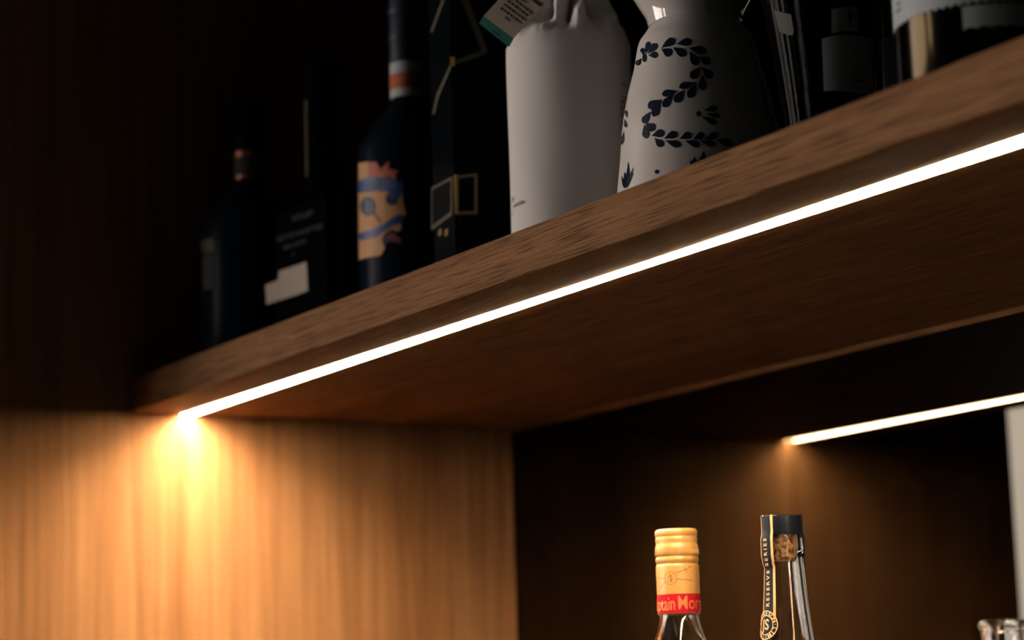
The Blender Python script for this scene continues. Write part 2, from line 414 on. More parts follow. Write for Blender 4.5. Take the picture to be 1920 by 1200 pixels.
def fold(a, t):
    s = 0
    for n_, ph, am in ((3, .7, .18), (5, 2.1, .22), (9, 4.0, .16)):
        v = sin(n_ * a + ph + 1.8 * t + .5 * sin(2 * a)); s += am * (1 - 2 * abs(v) ** .5)
    for d_, t0, am, sa, st in DENTS:
        da = (math.degrees(a) + 30 - d_ - (t - t0) * 40 + 180) % 360 - 180
        s += am / .0078 * 1.3 * math.exp(-abs(da / sa) ** 1.5 - abs((t - t0) / st) ** 2)
    return s
prof_e = [(rE * (.985 if i == 0 else 1), z) for i, z in enumerate(zz)]
K = 44
for k in range(K + 1):
    t = k / K                                            # 0 shoulder .. 1 top of the gathered paper
    if t < .5: q = t / .5; r = rE + (.0225 - rE) * (q ** 1.35 if q < 1 else 1) ; z = zs + .047 * (1 - (1 - q) ** 1.25)
    else: q = (t - .5) / .5; r = .0225 - .004 * sin(q * pi * .8); z = zs + .047 + .07 * q
    prof_e.append((r, z))
n0 = len(zz)
for i, (r, z) in enumerate(prof_e):
    ring = []
    for s in range(seg):
        a = 2 * pi * s / seg; rr = r; dz = 0
        if i >= n0:
            t = (i - n0) / K; am = .0150 * min(1, t * 9) * (1 - .6 * max(0, t - .4))
            rr += am * fold(a, t) * (1.1 if t < .5 else .6); dz = .0022 * sin(3 * a + 6 * t) * min(1, t * 4)
        else:
            rr += .00025 * sin(5 * a + z * 40)
        ring.append(bm.verts.new((rr * cos(a), rr * sin(a), z + dz)))
    rows.append(ring)
for A, B in zip(rows[:-1], rows[1:]):
    for s in range(seg): bm.faces.new((A[s], A[(s + 1) % seg], B[(s + 1) % seg], B[s]))
bm.faces.new(rows[0][::-1]); bm.faces.new(rows[-1])
obj_bm('paper_wrap', bm, M['paper'], E_, True)
fE = rfun(prof_e)
# the little printed lines low on the wrap and the upright lettering on its shaded side
for s, cx, cy, sz in (('LIF', 962, 375, .0042), ('HANGERN', 972, 383, .0036), ('LI', 961, 401, .0042)):
    u, v = surf(E_, fE, cx, cy, rE)
    wrap('lettering', text_bm(s, sz, 1.0, .00008, at_uv=(u, v)), fE, rE, .0004, M['grey_ink'], E_, 'small grey lettering')
for k, (s, cy) in enumerate((('II', 160), ('SEVERN', 215))):
    u, v = surf(E_, fE, 1170, cy, rE)
    wrap('lettering', text_bm(s, .0125, .62, .0002, rot=pi / 2, at_uv=(u, v)), fE, rE, .0004, M['side_ink'], E_, 'dark upright lettering')
# hanging booklet tag
dE = (E_.location - CAM).dot(FW)
def tp(px, py, d=0): return at_depth(px, py, dE - .058 - (px - 950) * .00011 + d)
tg = thing('neck_tag', tp(960, 40), 'small printed card tag with a teal green edge hanging at the white wrapped bottle', 'tag')
def slab(name, pts, th, m, parent):
    P = [Vector(p) - parent.location for p in pts]
    nrm = (P[1] - P[0]).cross(P[2] - P[0]).normalized() * th
    bm = bmesh.new(); a = [bm.verts.new(p) for p in P]; b = [bm.verts.new(p + nrm) for p in P]; n = len(P)
    bm.faces.new(a); bm.faces.new(b[::-1])
    for i in range(n): bm.faces.new((a[i], b[i], b[(i + 1) % n], a[(i + 1) % n]))
    return obj_bm(name, bm, m, parent)
slab('card', [tp(907, 30), tp(963, 72), tp(1068, -42), tp(1012, -84)], .0006, M['label_cream'], tg)
slab('card_edge', [tp(898, 44, .001), tp(907, 29, .0004), tp(963, 71, .0004), tp(954, 88, .001)], .0008, M['teal'], tg)['label'] = 'teal green folded edge'
def tuv(a, b): # a along the short edge (0..1), b along the long edge in px
    return (907 + 56 * a + 105 * b, 30 + 42 * a - 114 * b)
bms = []
for li, (b, a0, a1) in enumerate(((.13, .45, .62), (.19, .18, .88), (.25, .18, .92), (.31, .2, .9), (.37, .2, .95), (.43, .2, .6))):
    a = a0
    while a < a1:
        w = random.uniform(.04, .13)
        bms.append([tuv(a, b), tuv(min(a + w, a1), b), tuv(min(a + w, a1), b + .03), tuv(a, b + .03)]); a += w + .03
for a0, w in ((.18, .25), (.46, .2), (.69, .27)): bms.append([tuv(a0, .50), tuv(a0 + w, .50), tuv(a0 + w, .545), tuv(a0, .545)])
bms.append([(925, 56), (939, 66), (937, 69), (923, 59)])
bm = bmesh.new()
for q in bms: bm.faces.new([bm.verts.new(tp(x, y, -.0009) - tg.location) for x, y in q])
o = obj_bm('printed_lines', bm, M['dark_ink'], tg)
cu = bpy.data.curves.new('cord', 'CURVE'); cu.dimensions = '3D'; cu.bevel_depth = .0006
sp = cu.splines.new('POLY'); pts = [tp(1040, -62, -.0005), tp(1060, -90, .01), tp(1085, -110, .03)]
sp.points.add(2)
for p_, q in zip(sp.points, pts): p_.co = (*(q - tg.location), 1)
tmp = bpy.data.objects.new('cord', cu); me = bpy.data.meshes.new_from_object(tmp); bpy.data.objects.remove(tmp)
link_mesh('cord', me, M['cord'], tg)

# ------------------------------------------------------------------ ceramic decanter with painted wreath
F_ = bottle_at('ceramic_decanter', 1309.5, 200, .108, T, 'white ceramic decanter hand-painted with cobalt blue leaves, waisted neck', 'decanter')
body = rz(F_, 1310, [(160, 361), (152, 300), (145, 235), (133, 177), (119, 127), (109, 82), (97, 64), (90, 54)])
zw = body[-1][1]
body_p = smooth_prof([(.0535, 0), (.0555, .001), (.0565, .006), (.0562, .012)] + body, 5)
lathe('body', [(0, 0)] + body_p, M['ceramic'], F_, 128)
neck = rz(F_, 1310, [(90, 54), (88, 49), (89, 44), (94, 27), (110, 0), (122, -22), (128, -50), (122, -85)])
neck_p = smooth_prof(neck + [(.030, neck[-1][1] + .02), (.017, neck[-1][1] + .035), (.0155, neck[-1][1] + .06), (.018, neck[-1][1] + .066), (.018, neck[-1][1] + .070)], 6)
lathe('neck_bulb', neck_p, M['ceramic_gloss'], F_, 128)
zt = neck_p[-1][1]
lathe('stopper', smooth_prof([(.012, zt), (.020, zt + .004), (.021, zt + .012), (.012, zt + .022), (.016, zt + .032), (.008, zt + .045), (0.0001, zt + .048)]), M['silver'], F_, 48)
fF = rfun(body_p); rF = .05
def crop(x, y): return (1120 + x / 3.159, y / 3.159)
def leaf_poly(tip, end, w):
    """teardrop from its pointed tip to its rounded end, in picture coordinates of the close-up"""
    (x0, y0), (x1, y1) = tip, end; L = hypot(x1 - x0, y1 - y0); ux, uy = (x1 - x0) / L, (y1 - y0) / L
    L += w * .18; out = []
    for k in range(11):
        t = k / 10; out.append((t, .5 * w * 1.12 * (sin(pi * t ** 1.75) ** .68 if 0 < t < 1 else 0)))
    up = [(x0 + ux * L * t - uy * h, y0 + uy * L * t + ux * h) for t, h in out]
    dn = [(x0 + ux * L * t + uy * h, y0 + uy * L * t - ux * h) for t, h in out[1:-1]]
    return up + dn[::-1]
LEAVES = [((380,285),(455,235),42),((380,288),(435,320),46),((468,262),(555,245),42),((448,280),(520,325),44),((540,285),(640,305),48),((546,300),(590,380),48),
 ((595,335),(665,372),44),((618,395),(560,460),48),((618,400),(675,455),48),((622,440),(625,530),46),((590,488),(490,515),38),((592,488),(545,575),44),
 ((480,540),(390,558),38),((520,530),(465,600),46),((452,555),(395,630),42),((385,590),(310,635),50),((378,600),(335,685),42),((318,660),(275,725),38),
 ((285,728),(335,765),48),((280,738),(293,815),38),((322,805),(392,785),42),((340,818),(385,862),40),((396,822),(468,790),40),((402,832),(490,862),38),
 ((486,824),(552,795),38),((518,834),(605,860),38),((568,826),(630,797),40),((606,834),(698,856),36),((636,826),(715,795),40),((700,828),(796,852),42),
 ((290,322),(307,250),28),((300,322),(350,262),36),((303,328),(355,325),36),((276,330),(270,288),26),((266,345),(236,382),28),
 ((630,655),(708,640),34),((640,676),(724,688),26),((616,688),(704,732),34),
 ((178,700),(172,655),16),((164,705),(172,752),18),((160,775),(147,855),18)]
for tip, end, w in LEAVES:
    P = [surf(F_, fF, *crop(*q), rF) for q in leaf_poly(tip, end, w)]
    wrap('painted_leaf', polys_bm([P]), fF, rF, .0003, M['cobalt'], F_)
for c, rx, ry in (((602, 675), 16, 16), ((354, 1018), 12, 12), ((282, 342), 13, 26), ((108, 1105), 5, 10)):
    wrap('painted_dot', polys_bm([[surf(F_, fF, *crop(*q), rF) for q in disc(*c, rx, ry)]]), fF, rF, .0003, M['cobalt'], F_)
for P in ([(145,1040),(157,1062),(163,1018),(173,1040),(186,955),(196,1032),(218,988),(208,1030),(218,1022),(200,1070),(182,1110),(160,1115),(150,1090)],
          [(548,968),(554,945),(562,958),(575,926),(590,955),(606,945),(630,893),(644,930),(640,990),(600,1060),(570,1060),(552,1010)]):
    wrap('painted_agave', polys_bm([[surf(F_, fF, *crop(*q), rF) for q in P]]), fF, rF, .0003, M['cobalt'], F_)
# the wreath that continues round the shaded side
for z0, dz, a0 in ((.125, 0, 1.02),):
    for k in range(9):
        zc = .122 - k * .0095; aa = radians(-30) + 1.12 + .05 * sin(k * 1.1)
        for sgn in (-1, 1):
            P = leaf_poly((0, 0), (sgn * .0055, .0085), .0065)
            P = [((aa * rF) + x, zc - y) for x, y in P]
            wrap('painted_leaf', polys_bm([P]), fF, rF, .0003, M['cobalt'], F_)

# ------------------------------------------------------------------ clear cut-glass decanter, ribbed, with labels
G_ = bottle_at('glass_decanter', 1549, 120, .115, T, 'dim ribbed clear glass decanter with paper labels, right of the painted ceramic decanter', 'decanter')
op = rz(G_, 1549, [(82, 236), (88, 180), (100, 90), (113, 0), (121, -60)])
z0 = op[0][1]
outer = [(.0001, 0), (.0255, 0), (.0275, .002)] + [(.0275 + (op[0][0] - .0275) * .6, z0 * .5)] + op
zt = outer[-1][1]
outer += smooth_prof([(op[-1][0], zt), (.040, zt + .012), (.018, zt + .028), (.0145, zt + .05), (.0165, zt + .075), (.0165, zt + .08)], 5)[1:]
zb = z_on(G_.location, 1549, 182) - T
inner = [(.0125, outer[-1][1]), (.0115, zt + .05), (.014, zt + .029), (.036, zt + .010), (op[-1][0] - .004, zt), (op[3][0] - .004, op[3][1]), (op[1][0] - .0045, zb + .003), (op[1][0] - .008, zb), (.0001, zb + .003)]
lathe('glass_body', outer + inner, M['glass_smoke'], G_, 144, flute=(18, .018))
zt2 = outer[-1][1] if False else zt + .08
lathe('stopper', [(.0001, zt2 - .02), (.0105, zt2 - .02), (.0115, zt2 + .001), (.017, zt2 + .002), (.019, zt2 + .012), (.014, zt2 + .022), (.0001, zt2 + .024)], M['glass_smoke'], G_, 12, smooth=False)
fG = rfun(outer[2:8]); rG = .036
def img_patch(root, f, rref, pts, name, m, off=.0008, label=None):
    return wrap(name, polys_bm([[surf(root, f, x, y, rref) for x, y in pts]]), f, rref, off, m, root, label)
fG2 = lambda z: fG(z) * 1.018
img_patch(G_, fG2, rG, [(1558, 18), (1572, 15), (1590, 14), (1607, 17), (1607, 61), (1590, 59), (1572, 60), (1559, 64)], 'neck_label', M['label_grey'], .0008, 'small pale grey upper label')
img_patch(G_, fG2, rG, [(1541, 74), (1560, 68), (1590, 66), (1615, 69), (1633, 73), (1636, 172), (1615, 176), (1590, 173), (1565, 171), (1545, 172)], 'front_label', M['label_grey'], .0008, 'larger grey paper label')
img_patch(G_, fG2, rG, [(1454, 20), (1466, 23), (1485, 28), (1490, 58), (1488, 67), (1478, 66), (1472, 63), (1463, 60)], 'torn_label', M['label_dim'], .0008, 'torn grey label piece')
for q in ([(1586, 27), (1604, 26), (1604, 28), (1586, 29)], [(1586, 31), (1604, 30), (1604, 33), (1586, 33)], [(1590, 18), (1593, 18), (1594, 52), (1591, 52)], [(1596, 140), (1612, 141), (1612, 143), (1596, 142)], [(1596, 150), (1616, 152), (1616, 154), (1596, 153)]):
    img_patch(G_, fG2, rG, q, 'printed_line', M['dark_ink'], .0012)

# ------------------------------------------------------------------ dark metallic tin-like bottle at right edge with white zigzag label
H_ = bottle_at('metallic_bottle', 1846, 60, .075, T, 'large dark metallic bottle at the right edge with a white zigzag-edged label')
hp = rz(H_, 1846, [(164, 150), (166, 50), (167, -60)])
rH = hp[1][0]
Hh = hp[2][1] + .05
prof_h = [(.0001, 0), (rH * .95, 0), (rH, .003), (rH, Hh)] + smooth_prof([(rH, Hh), (rH * .93, Hh + .012), (.02, Hh + .03), (.0155, Hh + .045), (.0155, Hh + .075)], 5)[1:]
lathe('metal_body', prof_h + [(.0001, prof_h[-1][1])], M['bronze'], H_, 128)
lathe('cap', [(.0165, Hh + .055), (.017, Hh + .056), (.017, Hh + .088), (.016, Hh + .09), (.0001, Hh + .09)], M['black'], H_, 48)
fH = lambda z: rH
a0, zl = surf(H_, fH, 1681, 50, rH)
_, zlc = surf(H_, fH, 1735, 24, rH)
aC = radians(-30) * rH
zlab = surf(H_, fH, 1735, 25, rH)[1]
teeth = []; u = aC - rH * 1.9; k = 0
while u < aC + rH * 1.9:
    teeth.append((u, zlab + (.0011 if k % 2 else -.0006))); u += .0022; k += 1
P = teeth + [(teeth[-1][0], zlab + .10), (teeth[0][0], zlab + .10)]
wrap('zigzag_label', polys_bm([P]), fH, rH, .0005, M['label_white'], H_, 'white label with a zigzag lower edge')
# lower scalloped grey label on the shaded side
ua = surf(H_, fH, 1806, 40, rH)[0]; zb1 = surf(H_, fH, 1806, 58, rH)[1]
pts = [(ua, zlab - .0012)]; P = [(ua, zlab - .0014)]
k = 0; u = ua
while u < ua + .05:
    P.append((u, zb1 + .0012 * abs(sin(k * .55)))); u += .0012; k += 1
P.append((u, zlab - .0014))
wrap('scalloped_label', polys_bm([P]), fH, rH, .0005, M['label_grey'], H_, 'dim grey label with a scalloped lower edge')
# faint marks at the left of the white label
for q in ([(1683, 8), (1690, 3), (1692, 6), (1685, 11)], [(1682, 22), (1691, 15), (1693, 18), (1684, 25)]):
    img_patch(H_, fH, rH, q, 'printed_mark', M['grey_ink'], .0009)

# slim clear bottle just behind it
N_ = bottle_at('slim_bottle', 1672, 60, .165, T, 'slim clear glass bottle mostly hidden behind the dark metallic bottle')
sN = ppm((N_.location.x, N_.location.y, .1)); rN = 21 / sN
zt = .20
lathe('glass_body', [(.0001, 0), (rN - .001, 0), (rN, .002), (rN, zt), (rN * .6, zt + .02), (rN * .6, zt + .05), (rN * .45, zt + .05), (rN * .45, zt + .02), (rN - .0015, zt - .001), (rN - .0015, .008), (.0001, .006)], M['glass'], N_, 64)
lathe('cap', [(rN * .45, zt + .04), (rN * .44, zt + .0505), (rN * .68, zt + .0505), (rN * .68, zt + .07), (.0001, zt + .07)], M['silver'], N_, 32)
fN = lambda z: rN
ua = radians(-30) * rN
zA = z_on(N_.location, 1672, 76) - T
wrap('lower_label', polys_bm([rect(ua - rN * 1.45, ua + rN * 1.45, .01, zA)]), fN, rN, .0004, M['label_grey'], N_, 'grey lower label')
for py in (15, 22, 30, 37):
    z = z_on(N_.location, 1672, py) - T
    wrap('printed_band', polys_bm([rect(ua - rN * 1.4, ua + rN * 1.4, z, z + .0012)]), fN, rN, .0004, M['dark_ink'], N_)

# ------------------------------------------------------------------ square black and gold bottle
p = at(850, 220, .065); s_ = .078; angD = radians(-16); Vx = Matrix.Rotation(angD, 3, 'Z') @ Vector((-s_ / 2, s_ / 2, 0))
D_ = thing('square_bottle', (p.x + Vx.x, .065 + Vx.y, T), 'tall square black bottle with thin gold borders, left of the white wrapped bottle', 'bottle', rz=angD)
hs = s_ / 2
bm = bmesh.new(); bmesh.ops.create_cube(bm, size=1)
for v in bm.verts: v.co = Vector((v.co.x * s_, v.co.y * s_, (v.co.z + .5) * .27))
bmesh.ops.bevel(bm, geom=[e for e in bm.edges if abs(e.verts[0].co.z - e.verts[1].co.z) > .1], offset=.003, segments=3, affect='EDGES')
bmesh.ops.bevel(bm, geom=[e for e in bm.edges if min(e.verts[0].co.z, e.verts[1].co.z) > .26], offset=.004, segments=2, affect='EDGES')
o = obj_bm('glass_body', bm, M['glass_dark'], D_, True); o.data.set_sharp_from_angle(angle=radians(30))
lathe('neck', [(.02, .27), (.015, .285), (.014, .31)], M['glass_dark'], D_, 40)
lathe('stopper', [(.0165, .31), (.0165, .335), (.015, .338), (.0001, .338)], M['gold'], D_, 40)
RD = Matrix.Rotation(-angD, 3, 'Z')
def on_face(root, px, py, side):
    d = RD @ ray(px, py); c = RD @ (CAM - root.location)
    if side == 'right': t = (hs - c.x) / d.x; q = c + d * t; return (q.y, q.z)
    t = (-hs - c.y) / d.y; q = c + d * t; return (q.x, q.z)
rf = dict(o0=(hs + .0004, 0, 0), ex=(0, 1, 0), ey=(0, 0, 1)); ff = dict(o0=(0, -hs - .0004, 0), ex=(1, 0, 0), ey=(0, 0, 1))
def facep(name, pts, side, m, lift=0, label=None):
    k = rf if side == 'right' else ff
    bm = polys_bm([[on_face(D_, x, y, side) for x, y in pts]])
    o0 = (k['o0'][0] + lift, 0, 0) if side == 'right' else (0, k['o0'][1] - lift, 0)
    return flat(name, bm, o0, k['ex'], k['ey'], m, D_, label)
facep('label_edge', [(853, 330), (895, 325), (895, 402), (853, 403)], 'right', M['gold_ink'], .0001, 'gold bordered small label')
facep('label_centre', [(860, 335), (889, 331), (889, 396), (860, 397)], 'right', M['black_matte'], .0003)
facep('label_edge', [(810, 352), (849, 331), (849, 403), (810, 432)], 'front', M['gold_dim'], .0001)  # same gold border, darkened for the dimmer face
facep('label_centre', [(812, 356), (846, 338), (846, 397), (812, 423)], 'front', M['black_matte'], .0003)
facep('gold_line', [(855, 112), (902, 96), (915, 98), (905, 104), (856, 121)], 'right', M['gold_dim'], .0001)
facep('gold_line', [(865, 0), (878, 0), (915, 98), (903, 98)], 'right', M['gold_dim'], .0002)
facep('gold_line', [(847, 118), (847, 126), (824, 180), (815, 215), (812, 213), (820, 176)], 'front', M['gold_dim'], .0001)
facep('gold_line', [(830, 0), (834, 0), (812, 60), (808, 60)], 'front', M['gold_dim'], .0001)
cor = p.copy()
zc = z_on(cor, 850, 116) - T
bx = box('gold_stud', (hs - .0022, -hs - .0007, zc - .003), (hs + .0007, -hs + .0022, zc + .004), M['gold'], D_, bev=.0006)
zc0, zc1 = z_on(cor, 850, 402) - T, z_on(cor, 850, 328) - T
box('gold_corner', (hs - .0018, -hs - .0005, zc0), (hs + .0005, -hs + .0018, zc1), M['gold'], D_, bev=.0004)
for px in (826, 838): facep('gold_dot', [(px - 3, 432), (px + 3, 428), (px + 3, 440), (px - 3, 444)], 'front', M['gold_ink'], .0001)

# ------------------------------------------------------------------ bottle with the colourful ribbon label
B_ = bottle_at('ribbon_label_bottle', 769, 390, .12, T, 'dark bottle with tan and blue ribbon label, red neck band and dark blue foil', 'bottle')
pB = rz(B_, 769, [(97, 500)]); rB = pB[0][0]
zs = z_on(B_.location, 769, 292) - T
rn = rz(B_, 769, [(33, 150)])[0][0]
zb_, zr0, zr1, zw1, ztop = [z_on(B_.location, 769, q) - T for q in (187, 172, 143, 122, -90)]
pb = [(.0001, 0), (rB - .002, 0), (rB, .003), (rB, zs)] + smooth_prof([(rB, zs), (rB * .93, zs + .010), (rB * .62, zs + .026), (rn + .0015, zb_ - .006), (rn - .0008, zb_), (rn - .0012, zw1)], 5)[1:]
lathe('glass_body', pb + [(rn - .0016, ztop - .01), (.0001, ztop - .01)], M['glass_blue'], B_, 96)
def tube(name, r, z0, z1, m, parent, label=None):
    o = lathe(name, [(r - .0006, z0), (r, z0), (r, z1), (r - .0006, z1)], m, parent, 64, close=True)
    if label: o['label'] = label
    return o
tube('neck_band', rn, zb_, zr0, M['label_grey'], B_, 'grey lower neck band')
tube('neck_band', rn + .0002, zr0, zr1, M['orange'], B_, 'red orange neck band')
tube('neck_band', rn, zr1, zw1, M['label_white'], B_, 'pale upper neck band')
lathe('foil_cap', [(rn + .0001, zw1 + .0005), (rn, zw1 + .002), (rn - .0006, ztop), (rn - .002, ztop + .002), (.0001, ztop + .002)], M['blue_foil'], B_, 48)
for py in (30, 80): tube('foil_ridge', rn + .0006, z_on(B_.location, 769, py) - T, z_on(B_.location, 769, py - 8) - T, M['blue_foil'], B_)
fB = lambda z: rB
def bl(pts, m, off, name='label_print', label=None):
    return img_patch(B_, fB, rB, [(max(650 + x / 4.615, 673.5), 270 + y / 4.615) for x, y in pts], name, m, off, label)
bl([(92,168),(180,158),(262,160),(300,230),(340,300),(480,330),(490,520),(515,600),(470,700),(470,745),(430,765),(400,740),(340,770),(305,825),(335,900),(300,965),(180,985),(105,1010)], M['tan'], .0004, 'label_base', 'tan die-cut label ground')
bl([(190,158),(265,160),(300,240),(275,295),(200,290),(185,230)], M['coral'], .0006)
bl([(285,235),(330,190),(370,150),(362,215),(455,240),(420,262),(440,305),(370,290),(320,285)], M['coral'], .0006)
bl([(95,325),(200,288),(350,290),(440,312),(495,345),(488,440),(420,425),(350,415),(200,410),(95,432)], M['royal'], .0008, 'label_ribbon', 'blue upper ribbon')
bl(disc(190, 540, 66, 86), M['navy'], .0008, 'label_medallion', 'round navy medallion')
bl(disc(392, 478, 52, 56), M['navy'], .0007)
bl(disc(415, 440, 52, 34), M['royal'], .00072)
bl([(95,790),(230,742),(330,690),(380,650),(440,618),(490,612),(500,640),(490,675),(400,712),(330,760),(260,802),(150,835),(95,830)], M['royal'], .0009, 'label_ribbon', 'blue lower ribbon')
bl([(340,800),(400,765),(480,830),(465,862),(370,835)], M['maroon'], .0007)
bl([(300,820),(335,800),(375,850),(340,868)], M['navy'], .00075)
bl([(235,600),(250,595),(305,672),(292,685)], M['maroon'], .0007)
u, v = surf(B_, fB, 708, 349, rB)
wrap('lettering', text_bm('ARRILEAE', .0115, .62, .0002, spacing=1.05, at_uv=(u + .001, v)), fB, rB, .0011, M['bluegrey'], B_, 'pale blue lettering')
u, v = surf(B_, fB, 690, 387, rB)
wrap('lettering', text_bm('8', .016, .8, .0003, at_uv=(u, v)), fB, rB, .0011, M['bluegrey'], B_, 'pale numeral on the medallion')

# ------------------------------------------------------------------ wide flat black bottle with torn white label
p = at(563, 480, .058); wA, dA = .094, .050; ang = radians(10)
A_ = thing('flat_black_bottle', (p.x - sin(ang) * dA / 2, .058 + cos(ang) * dA / 2, T), 'wide black bottle with a torn white label at its foot and faint pale lettering', 'bottle', rz=ang)
bm = bmesh.new(); bmesh.ops.create_cube(bm, size=1)
hA = z_on(A_.location, 600, 352) - T - .012
for v in bm.verts: v.co = Vector((v.co.x * wA, v.co.y * dA, (v.co.z + .5) * hA))
bmesh.ops.bevel(bm, geom=[e for e in bm.edges if abs(e.verts[0].co.z - e.verts[1].co.z) > .05], offset=.010, segments=5, affect='EDGES')
bmesh.ops.bevel(bm, geom=[e for e in bm.edges if min(e.verts[0].co.z, e.verts[1].co.z) > hA - .001], offset=.007, segments=4, affect='EDGES')
o = obj_bm('glass_body', bm, M['glass_matte'], A_, True); o.data.set_sharp_from_angle(angle=radians(40))
zn0, zn1 = z_on(A_.location, 635, 338) - T, z_on(A_.location, 635, 185) - T
lathe('neck', smooth_prof([(.024, hA - .002), (.0165, hA + .006), (.0145, zn0), (.0142, zn1 - .01)], 4), M['glass_matte'], A_, 48)
tube('neck_label', .0149, zn0, zn1, M['glass_matte'], A_, 'dark neck wrap')
# highlight on the neck's window side, painted as a pale upright strip
bmq = polys_bm([rect(-.0022, .0022, zn0 + .002, zn1 - .002)]); aL = radians(-30 - 66) - ang
for v in bmq.verts: v.co.x += aL * .0149
wrap('neck_highlight', bmq, lambda z: .0149, .0149, .0004, M['gold_dim'], A_, 'painted highlight on the neck')
lathe('cap', [(.0158, zn1), (.0162, zn1 + .001), (.0162, zn1 + .03), (.015, zn1 + .032), (.0001, zn1 + .032)], M['glass_matte'], A_, 48)
Rinv = Matrix.Rotation(-ang, 3, 'Z')
def on_A(px, py):
    d = Rinv @ ray(px, py); c = Rinv @ (CAM - A_.location); t = (-dA / 2 - c.y) / d.y; q = c + d * t; return (q.x, q.z)
def facA(name, pts, m, lift=.0004, label=None):
    return flat(name, polys_bm([[on_A(x, y) for x, y in pts]]), (0, -dA / 2 - lift, 0), (1, 0, 0), (0, 0, 1), m, A_, label)
facA('torn_label', [(498, 534), (522, 525), (524, 508), (575, 491), (578, 545), (560, 552), (500, 571)], M['label_cream'], .0004, 'torn off-white label')
for s, (x, y), sz in (('DISTILLERY', (568, 405), .0065), ('SELECTED AND BOTTLED', (562, 437), .0060), ('SMALL BATCH', (553, 459), .0055), ('A', (551, 477), .005)):
    u, v = on_A(x, y)
    flat('lettering', text_bm(s, sz, .95, .0001, at_uv=(u, v)), (0, -dA / 2 - .0004, 0), (1, 0, 0), (0, 0, 1), M['faint_ink'], A_, 'faint grey lettering')

# ------------------------------------------------------------------ round dark bottle farthest left
Z_ = bottle_at('round_dark_bottle', 468, 450, .062, T, 'round dark bottle with copper rings on its neck, farthest left on the shelf')
rZ = .042
zn0, zn1, zn2, zn3 = [z_on(Z_.location, 470, q) - T for q in (340, 333, 300, 288)]
pz = [(.0001, 0), (rZ - .002, 0), (rZ, .003), (rZ, zn0 - .052)] + smooth_prof([(rZ, zn0 - .052), (rZ * .93, zn0 - .036), (.020, zn0 - .014), (.0130, zn0 - .002), (.0122, zn3 + .03)], 6)[1:]
lathe('glass_body', pz + [(.0001, pz[-1][1])], M['glass_blue'], Z_, 96)
tube('copper_ring', .0134, zn0, zn1, M['copper'], Z_, 'lower copper neck ring')
tube('copper_ring', .0134, zn2, zn3, M['copper'], Z_, 'upper copper neck ring')
tube('neck_label', .0131, zn1, zn2, M['faint_ink'], Z_)
lathe('cap', [(.0135, zn3 + .012), (.0140, zn3 + .013), (.0140, zn3 + .045), (.012, zn3 + .047), (.0001, zn3 + .047)], M['glass_matte'], Z_, 40)
fZ = lambda z: rZ
img_patch(Z_, fZ, rZ, [(377, 452), (400, 447), (402, 470), (388, 476), (379, 472)], 'label_seal', M['gold_dim'], .0005, 'small dull gold seal')
img_patch(Z_, fZ, rZ, [(380, 482), (400, 478), (400, 540), (382, 548)], 'side_label', M['faint_ink'], .0005)

# ------------------------------------------------------------------ LOWER ROW: screw-cap bottle
I_ = bottle_at('screw_cap_bottle', 1271.5, 1100, .15, ZC, 'clear bottle with a gold screw cap and a red lettered band')
def zi(py): return z_on(I_.location, 1271, py) - ZC
sI = ppm((I_.location.x, I_.location.y, -.18))
def r_(h): return h / sI
cap = [(0.0001, zi(993)), (r_(37), zi(993)), (r_(39.3), zi(995.5)), (r_(40), zi(999)), (r_(39.6), zi(1004)), (r_(38.2), zi(1007)), (r_(39.2), zi(1010)), (r_(39.6), zi(1014)), (r_(38.3), zi(1018)),
       (r_(38.5), zi(1021)), (r_(40), zi(1025)), (r_(40.6), zi(1030)), (r_(40.6), zi(1042)), (r_(38.7), zi(1044.5)), (r_(40.3), zi(1047.5)), (r_(40.3), zi(1053)), (r_(38.4), zi(1056)), (r_(38.2), zi(1058)), (.010, zi(1058.2))]
lathe('screw_cap', cap, M['gold_paint'], I_, 96)
# knurled grip, built as small upright ribs
bm = bmesh.new()
for k in range(90):
    a = 2 * pi * k / 90; c = Vector((cos(a), sin(a), 0)); t_ = Vector((-sin(a), cos(a), 0)); r0 = r_(40.6); w = .00025
    v = [bm.verts.new(c * r + t_ * s + Vector((0, 0, z))) for r, s, z in ((r0 - .0002, -w, zi(1040)), (r0 - .0002, w, zi(1040)), (r0 + .00025, 0, zi(1040)), (r0 - .0002, -w, zi(1032)), (r0 - .0002, w, zi(1032)), (r0 + .00025, 0, zi(1032)))]
    bm.faces.new((v[0], v[2], v[5], v[3])); bm.faces.new((v[2], v[1], v[4], v[5]))
o = obj_bm('grip_ribs', bm, M['gold_paint'], I_); o['kind'] = 'stuff'
slv = [(r_(38.6), zi(1058.5)), (r_(39.9), zi(1060)), (r_(40.3), zi(1064)), (r_(40), zi(1110)), (r_(39.3), zi(1151)), (r_(38.6), zi(1152)), (r_(37.4), zi(1151))]
lathe('cap_sleeve', slv, M['gold_paint'], I_, 96)
fI = rfun(slv[1:5]); ri = r_(40)
tube('red_band', ri + .0001, zi(1150.5), zi(1115), M['red'], I_, 'crimson band').name = 'red_band'
cI = radians(-30) * ri
bms = [text_bm('Captain', .0130, .58, .0001, align='RIGHT', at_uv=(cI + r_(-9), zi(1134))), text_bm('Morgan', .0130, .74, .00005, align='LEFT', at_uv=(cI + r_(-6), zi(1133)))]
wrap('lettering', join_bm(bms), lambda z: ri, ri, .00045, M['orange'], I_, 'orange lettering on the crimson band', su=.002)
u0, v0 = cI + r_(-17), zi(1086); q = r_(1)
P = ring_polys(u0, v0, q * 11.2, q * 12.2, 24) + ring_polys(u0, v0, q * 5, q * 5.8, 16)
